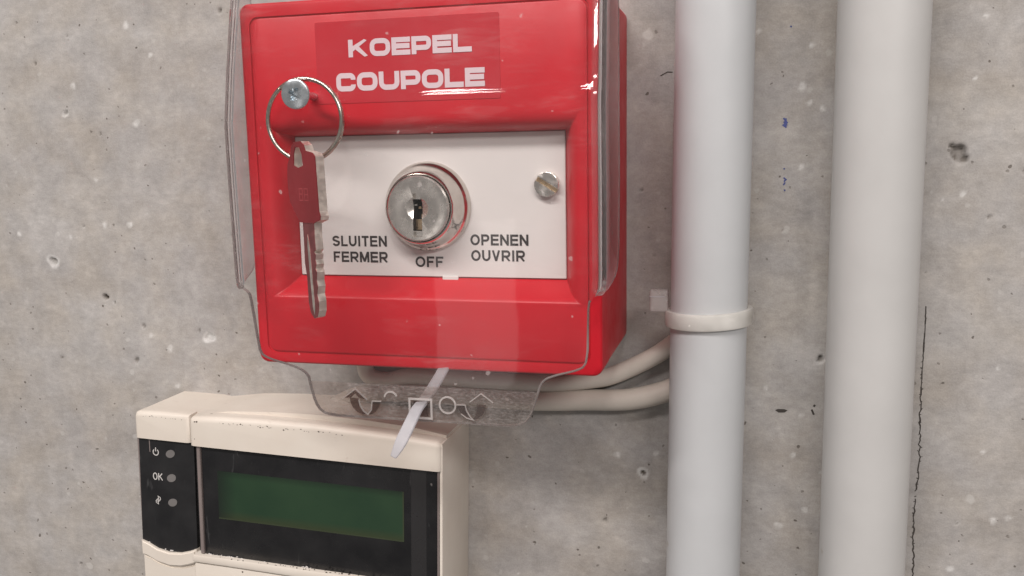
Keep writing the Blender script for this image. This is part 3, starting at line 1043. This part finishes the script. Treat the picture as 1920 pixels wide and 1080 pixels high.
# ------------------------------------------------------------------ ring and key
RX, RZ, RH = 20.3, 59.1, 51.75
kr = bmesh.new()
path = []
for i in range(150):
    a = RAD(78 - 720 * i / 149 + 50)
    hh = RH - 0.55 + 1.1 * i / 149
    rr_ = 9.15 - 0.12 * math.sin(a * 0.5)
    path.append(P(RX + rr_ * math.cos(a), RZ + rr_ * math.sin(a), hh))
add_tube(kr, path, 0.47, 12)
key_ring = obj("key_ring", kr, M['wire'])
key_ring['label'] = "round steel split ring hanging from the zinc cross-head screw"
key_ring['category'] = "key ring"


def key_pt(a, z, c):
    """a across the key from its wall-side edge, c through its thickness"""
    yaw = RAD(31)
    px, ph = 15.0, 53.0
    tilt = 0.045
    a2 = a + (51 - z) * tilt
    return P(px + a2 * math.cos(yaw) - c * -math.sin(yaw), z, ph + a2 * math.sin(yaw) - c * math.cos(yaw))


key = thing("key", "flat steel key, red reflection painted on its head, hanging from the split ring", "key", 23, 51, 56)


def key_plate(polyg, c0, c1, hole=None, bev=0.15):
    bm = bmesh.new()
    a = [bm.verts.new(key_pt(x, z, c0)) for x, z in polyg]
    b = [bm.verts.new(key_pt(x, z, c1)) for x, z in polyg]
    n = len(polyg)
    for i in range(n):
        bm.faces.new((a[i], b[i], b[(i + 1) % n], a[(i + 1) % n]))
    if hole:
        ha = [bm.verts.new(key_pt(x, z, c0)) for x, z in hole]
        hb = [bm.verts.new(key_pt(x, z, c1)) for x, z in hole]
        m = len(hole)
        for i in range(m):
            bm.faces.new((ha[i], ha[(i + 1) % m], hb[(i + 1) % m], hb[i]))
        for ring_, hr in ((a, ha), (b, hb)):
            es = []
            for vs in (ring_, hr):
                for i in range(len(vs)):
                    e = bm.edges.get((vs[i], vs[(i + 1) % len(vs)]))
                    es.append(e)
            bmesh.ops.triangle_fill(bm, edges=es, use_beauty=True)
    else:
        bm.faces.new(a)
        bm.faces.new(b[::-1])
    bmesh.ops.recalc_face_normals(bm, faces=bm.faces)
    return bm


bow = [(1.6, 49.2), (3.0, 51.2), (3.6, 53.0), (5.0, 54.2), (7.6, 54.3), (9.0, 53.4), (9.5, 52.2), (12.4, 51.7), (13.2, 50.9), (13.2, 39.0), (13.6, 37.9), (13.4, 37.0), (12.0, 36.6), (10.9, 36.2), (5.0, 36.2), (3.2, 38.5), (1.4, 41.0), (1.0, 44.0), (1.2, 47.2)]
hole = [(4.2, 49.0), (4.6, 51.6), (5.4, 53.0), (7.2, 53.0), (8.0, 51.4), (8.2, 48.9), (6.0, 48.4)]
obj("key_bow", key_plate(bow, 0.25, 2.35, hole), M['key_edge'], key, smooth=8)
face = [(x + (0.0 if x > 8 else 0.1), z) for x, z in bow]
obj("bow_face", key_plate(face, 0.0, 0.24, hole), M['key_red_reflection'], key, smooth=8)  # thin plate carrying the painted red reflection
blade = [(6.0, 36.2), (10.6, 36.2), (10.4, 33.0), (10.5, 30.2), (9.7, 29.7), (10.3, 29.2), (10.0, 28.0), (10.3, 27.0), (9.8, 26.0), (10.3, 25.2), (9.9, 23.4), (10.2, 22.0), (9.7, 20.2), (10.1, 18.6), (9.9, 16.4), (9.1, 14.9), (7.9, 14.5), (6.6, 15.6), (6.0, 18.0), (6.1, 24.0), (5.6, 27.0), (5.9, 32.0)]
obj("key_blade", key_plate(blade, 0.35, 2.3), M['key_edge'], key, smooth=8)
obj("blade_face", key_plate([(x * 0.985 + 0.1, z) for x, z in blade], 0.2, 0.34), M['key_blade'], key, smooth=8)  # thin plate with the reflected red in its colour
groove = [(7.7, 33.6), (8.2, 31.0), (8.4, 25.0), (8.6, 17.0), (8.2, 15.4), (7.7, 17.0), (7.5, 25.0), (7.4, 31.0)]
obj("blade_groove", key_plate(groove, 0.12, 0.19), M['key_edge'], key, smooth=30)
# faint stamped figures on the bow, in the red of its painted reflection
bm = bmesh.new()
for k, st in enumerate(([(5.9, 43.8), (5.9, 42.6), (7.2, 42.6), (7.2, 43.8), (5.9, 43.8)], [(5.9, 42.4), (5.9, 41.2), (7.2, 41.2), (7.2, 42.4)],
                        [(8.0, 43.8), (9.4, 43.8), (9.4, 41.2), (8.0, 41.2), (8.0, 43.8)], [(8.0, 42.5), (9.4, 42.5)])):
    sb = bmesh.new()
    add_stroke(sb, st, 0.26, 0)
    for f in sb.faces:
        bm.faces.new([bm.verts.new(key_pt(v.co.x, v.co.z, -0.02 - 0.006 * k)) for v in f.verts])
    sb.free()
obj("stamped_mark", bm, plastic("stamp_red_reflection", (0.26, 0.04, 0.045), 0.5, 0.2, bump=0), key, flat=True)

# ------------------------------------------------------------------ cable tie through the grip tab
zt = thing("cable_tie", "white nylon cable tie threaded through the slot of the clear cover tab", "cable tie", 46.5, -5, 50)
path = catmull([P(49.4, 6.0, 30.0), P(49.0, 2.5, 38.0), P(48.6, -0.6, 45.0), P(47.6, -3.4, 49.2), P(46.7, -5.3, 52.4), P(46.0, -6.6, 54.6), P(45.2, -9.2, 57.0), P(43.6, -13.2, 59.2), P(42.2, -16.2, 60.2)], 8)
bm = bmesh.new()
add_ribbon(bm, path, Vector((1, 0.10, 0.20)), lambda t: 2.8 if t < 0.84 else 2.8 - 1.4 * ((t - 0.84) / 0.16) ** 1.3, 0.8)
bevel(bm, 0.15, 1)
obj("strap", bm, M['nylon'], zt)

# ------------------------------------------------------------------ conduit pipes


def pipe(label, x_top, x_bot, h, r, mat):
    top, bot = 420.0, -420.0
    xm = lambda z: x_bot + (x_top - x_bot) * (z + 60) / 146.0
    t = thing("conduit_pipe", label, "pipe", xm(0), 0, h, "conduit pipes running up the wall")
    bm = bmesh.new()
    path = [P(xm(z), z, h) for z in np.linspace(bot, top, 12)]
    add_tube(bm, path, r, 96)
    obj("tube", bm, mat, t, smooth=60)
    return t


pipe("light grey conduit pipe with a cable tie round it, beside the red box", 109.85, 108.65, 15.5, 9.35, M['pipe_a'])
pipe("plain warm grey conduit pipe beside the dark crack, thicker of the two", 147.7, 147.75, 11.5, 10.2, M['pipe_b'])

# cable tie round the left pipe
ct = thing("cable_tie", "yellowed translucent cable tie wrapped round the light grey pipe", "cable tie", 109.3, 9.5, 15.5)
bm = bmesh.new()
n = 96
cx, ch = 109.3, 15.5
prof = [(9.4, -1.9), (10.5, -1.95), (10.75, -1.5), (10.75, 1.5), (10.5, 1.95), (9.4, 1.9)]
loops = []
for q, dz in prof:
    loops.append([P(cx + q * math.cos(2 * math.pi * i / n), 9.85 + dz + 0.5 * math.cos(2 * math.pi * i / n), ch + q * math.sin(2 * math.pi * i / n)) for i in range(n)])
loft(bm, loops)
obj("strap", bm, M['nylon2'], ct, smooth=40)
bm = bmesh.new()
add_box(bm, 94.9, 99.4, 11.0, 16.4, 14.2, 18.4)
bevel(bm, 0.5, 2)
obj("head", bm, M['clear_line'], ct)
bm = bmesh.new()
add_box(bm, 94.85, 98.6, 14.75, 15.0, 18.3, 18.5)
obj("pawl_edge", bm, M['nylon'], ct)

# ------------------------------------------------------------------ cables


def cable(label, pts, r):
    bm = bmesh.new()
    add_tube(bm, catmull(pts, 12), r, 20)
    o = obj("cable", bm, M['cable'])
    o['label'] = label
    o['category'] = "cable"
    o['group'] = "cables between the box and the pipe"


cable("upper cream cable curving up from behind the red box to the pipe",
      [P(16, 14, 3.0), P(13, 2, 3.0), P(10.5, -8.5, 3.0), P(12, -13.2, 3.0), P(18, -14.0, 3.0), P(24.3, -12.6, 3.0), P(35.5, -12.5, 3.1), P(54.2, -12.7, 3.2), P(67.5, -12.4, 3.3), P(77.6, -11.0, 3.3), P(83.8, -9.4, 3.3), P(92.4, -5.1, 3.2), P(98.1, -1.4, 3.0), P(105, 5, 2.8), P(110, 16, 2.7), P(112, 45, 2.7)], 2.45)
cable("lower cream cable sagging below the red box to the pipe",
      [P(-6, -27, 3.4), P(3, -21.5, 3.4), P(12, -18.0, 3.4), P(23, -17.2, 3.4), P(35.3, -17.2, 3.4), P(49.2, -17.6, 3.3), P(63.0, -17.6, 3.3), P(76.4, -16.8, 3.3), P(88.1, -16.0, 3.3), P(98.1, -13.2, 3.2), P(105, -9, 3.0), P(112, -1, 3.0), P(114, 30, 3.0)], 2.95)

# ------------------------------------------------------------------ alarm keypad
KR = 1.8
kp = thing("alarm_keypad", "cream alarm keypad with black window and dark green display below the red box", "keypad", -52.7, -20.8, 0, roty=KR, local=True)


def rb(x0, x1, z0, z1, h0, h1, b=0.8, seg=3):
    bm = bmesh.new()
    add_box(bm, x0, x1, z0, z1, h0, h1)
    bevel(bm, b, seg)
    return bm


# back housing: outline with the dip between the two columns
top = [(-1.0, -1.6), (-0.2, -0.8), (13.5, -0.7), (16.5, -1.0), (20, -0.5), (28, 0.8), (40, 1.7), (54, 2.2), (70, 2.0), (84, 1.2), (93.7, -0.2)]
outline = top + [(93.9, -95), (-1.0, -95)]
bm = bmesh.new()
add_prism(bm, outline, 0.0, 20.0)
obj("housing", bm, M['cream'], kp)


def profile_block(pts_top, z_low, h0, h1, rnd=1.6):
    """block with a gently arched, rounded top edge"""
    bm = bmesh.new()
    add_prism(bm, pts_top + [(pts_top[-1][0], z_low), (pts_top[0][0], z_low)], h0, h1)
    es = [e for e in bm.edges if all(abs(v.co.y + h1) < 1e-4 for v in e.verts) and max(v.co.z for v in e.verts) > z_low + 1]
    bmesh.ops.bevel(bm, geom=es, offset=rnd, segments=5, affect='EDGES', profile=0.5, clamp_overlap=True)
    return bm


# left column: brow, black indicator panel, curved lip
bm = profile_block([(-1.6, -2.4), (-1.2, -1.2), (-0.2, -0.75), (8, -0.45), (17.0, -0.5)], -8.85, 19.0, 23.0, 1.5)
brow = obj("column_brow", bm, M['cream'], kp, smooth=50)
low = [(-1.3, -40.7), (1.0, -41.4), (4, -42.8), (8, -43.5), (12, -43.2), (15, -42.3), (17.2, -41.3)]
bm = bmesh.new()
add_prism(bm, [(-0.75, -8.7), (17.6, -8.2)] + low[::-1], 17.0, 22.2)
ind = obj("indicator_panel", bm, M['black_flat'], kp)
bm = bmesh.new()
add_box(bm, -1.45, -0.72, -41.5, -8.6, 17.0, 22.0)
obj("panel_edge", bm, M['trim'], kp)
bm = bmesh.new()
lip2 = [(-1.2, -45.0), (1.0, -45.6), (4, -46.9), (8, -47.7), (12, -47.4), (15, -46.5), (17.4, -45.5)]
add_prism(bm, low + lip2[::-1], 17.0, 23.2)
es = [e for e in bm.edges if all(abs(v.co.y + 23.2) < 1e-4 for v in e.verts)]
bmesh.ops.bevel(bm, geom=es, offset=0.5, segments=3, affect='EDGES', clamp_overlap=True)
obj("column_lip", bm, M['cream'], kp, smooth=40)
bm = bmesh.new()
add_prism(bm, [(a, b - 0.35) for a, b in lip2] + [(17.4, -95), (-1.0, -95)], 17.0, 22.6)
es = [e for e in bm.edges if all(abs(v.co.y + 22.6) < 1e-4 for v in e.verts)]
bmesh.ops.bevel(bm, geom=es, offset=0.5, segments=2, affect='EDGES', clamp_overlap=True)
obj("column_door", bm, M['cream'], kp, smooth=40)

for cz in (-13.0, -20.4, -27.95):
    bm = bmesh.new()
    add_prism(bm, [(9.65 + 1.5 * math.cos(t), cz + 1.2 * math.sin(t) + 0.25 * math.cos(t)) for t in np.linspace(0, 2 * math.pi, 28)[:-1]], 22.1, 22.32)
    obj("indicator_light", bm, M['led'], ind)
# printed symbols: power, OK, wrench
bm = bmesh.new()
add_stroke(bm, arc(4.75, -12.95, 0.88, 0.92, 125, 415, 20), 0.3, 22.24)
add_stroke(bm, [(4.75, -11.5), (4.75, -12.7)], 0.3, 22.25)
obj("power_symbol", bm, M['icon'], ind, flat=True)
bm = bmesh.new()
add_stroke(bm, arc(4.15, -20.4, 0.62, 0.98, 0, 360, 20), 0.3, 22.24)
add_stroke(bm, [(5.35, -19.3), (5.35, -21.5)], 0.3, 22.25)
add_stroke(bm, [(5.4, -20.6), (6.55, -19.35)], 0.3, 22.26)
add_stroke(bm, [(5.7, -20.2), (6.6, -21.45)], 0.3, 22.27)
obj("lettering", bm, M['icon'], ind, flat=True)
bm = bmesh.new()
add_stroke(bm, [(4.0, -28.0), (4.9, -27.1), (4.75, -26.5), (5.5, -26.9), (5.55, -27.5), (4.75, -28.2), (4.8, -28.9), (4.1, -28.5), (4.0, -28.0)], 0.24, 22.24)
add_stroke(bm, [(4.5, -28.2), (5.1, -27.3)], 0.22, 22.25)
obj("wrench_symbol", bm, M['icon'], ind, flat=True)
bm = bmesh.new()
add_stroke(bm, [(2.75, -9.0), (2.8, -13.0)], 0.28, 22.24)
obj("printed_line", bm, M['trim'], ind, flat=True)

# main body: arched brow over the window
arch = [(17.9, -2.2), (18.1, -0.9), (19.0, -0.15), (28, 0.35), (42, 0.8), (56, 0.85), (70, 0.5), (84, -0.05), (92.4, -0.6), (93.6, -1.0), (94.0, -2.0)]
bm = profile_block(arch, -8.75, 18.0, 25.0, 1.7)
obj("window_brow", bm, M['cream'], kp, smooth=50)
bm = bmesh.new()
add_box(bm, 93.2, 94.05, -95, -1.1, 0.3, 24.2)
bevel(bm, 0.25, 2)
obj("side_flange", bm, M['cream'], kp)
bm = bmesh.new()
add_box(bm, 18.0, 93.1, -42.6, -8.7, 18.0, 22.0)
obj("window_recess", bm, M['dark'], kp)
bm = rb(20.9, 92.4, -41.9, -8.9, 21.0, 23.7, 0.3, 2)
win = obj("window", bm, M['black'], kp)
for x0, x1, hh in ((19.6, 20.75, 24.2), (92.55, 93.15, 24.4)):
    bm = rb(x0, x1, -41.7, -8.9, 20.0, hh, 0.2, 1)
    obj("window_bezel", bm, M['trim'], kp)
bm = bmesh.new()
add_box(bm, 25.9, 82.8, -30.3, -15.9, 23.5, 23.76)
lcd = obj("display", bm, M['lcd'], win)
bm = bmesh.new()
for a, b in (((25.9, -30.1), (82.8, -30.1)), ((82.65, -30.2), (82.65, -15.9))):
    add_stroke(bm, [a, b], 0.4, 23.79 + 0.01 * (a[0] > 50))
obj("display_edge", bm, plastic("olive_edge", (0.030, 0.040, 0.019), 0.4, 0.1, bump=0), win, flat=True)
bm = rb(84.8, 89.4, -41.6, -9.1, 23.0, 23.85, 0.15, 1)
obj("window_band", bm, plastic("charcoal_band", (0.018, 0.0172, 0.0178), 0.3, 0.15, bump=0), win)
# lower ledge and the flip door
ledge = [(17.6, -41.9), (30, -41.75), (60, -41.9), (94.0, -42.0)]
bm = bmesh.new()
add_prism(bm, ledge + [(94.0, -45.0), (60, -44.4), (30, -44.1), (17.6, -44.1)], 17.0, 25.2)
bevel(bm, 0.35, 2)
obj("window_ledge", bm, M['cream'], kp, smooth=40)
bm = bmesh.new()
add_prism(bm, [(17.8, -44.5), (30, -44.5), (60, -44.8), (93.1, -45.4), (93.1, -95), (17.8, -95)], 17.0, 24.6)
bevel(bm, 0.35, 2)
obj("flip_door", bm, M['cream'], kp, smooth=40)

# grime: crumbs and stains caught on ledges and edges
rng = random.Random(11)
bm = bmesh.new()


def crumb(x, z, h, r):
    k = 7
    ph = rng.uniform(0, 6)
    pts = [(x + r * rng.uniform(0.6, 1.15) * 1.5 * math.cos(2 * math.pi * i / k + ph), z + r * rng.uniform(0.6, 1.15) * math.sin(2 * math.pi * i / k + ph)) for i in range(k)]
    add_prism(bm, pts, h - 0.05, h + 0.05 + rng.random() * 0.05)


for i in range(46):
    x = rng.uniform(20, 66)
    if rng.random() < 0.45:
        x = rng.gauss(44, 7)
    crumb(x, -1.15 + 0.006 * (x - 20) + rng.gauss(0, 0.18) - 0.0007 * (x - 45) ** 2, 24.93, rng.uniform(0.08, 0.22))
for i in range(16):
    crumb(rng.uniform(0.5, 15), -1.95 + rng.gauss(0, 0.1), 22.95, rng.uniform(0.05, 0.13))
for i in range(70):
    x = rng.uniform(21, 92)
    crumb(x, -41.85 + rng.gauss(0, 0.10), 25.0 - rng.random() * 1.0, rng.uniform(0.08, 0.2))
for x, z in ((94.0, -20.0), (93.4, -22.4), (93.6, -28.4)):
    pass
crumb(33.4, -45.3, 24.62, 0.24)
crumb(19.8, -6.6, 25.02, 0.1)
o = obj("dirt", bm, M['dirt'], kp, flat=True)
o['kind'] = 'stuff'
bm = bmesh.new()
for i in range(26):
    x = rng.choice((24.5, 29, 31.5, 40, 55)) + rng.gauss(0, 1.2)
    crumb(x, -41.6 + rng.gauss(0, 0.12), 23.9, rng.uniform(0.08, 0.26))
for x in (1.0, 6.5, 8.3, 8.8):
    crumb(x, lerp_tab([(-1.3, -40.7), (4, -42.6), (8, -43.3), (12, -43.0)], x) + 0.2, 22.3, 0.22)
o = obj("plaster_crumbs", bm, M['panel'], kp, flat=True)
o['kind'] = 'stuff'
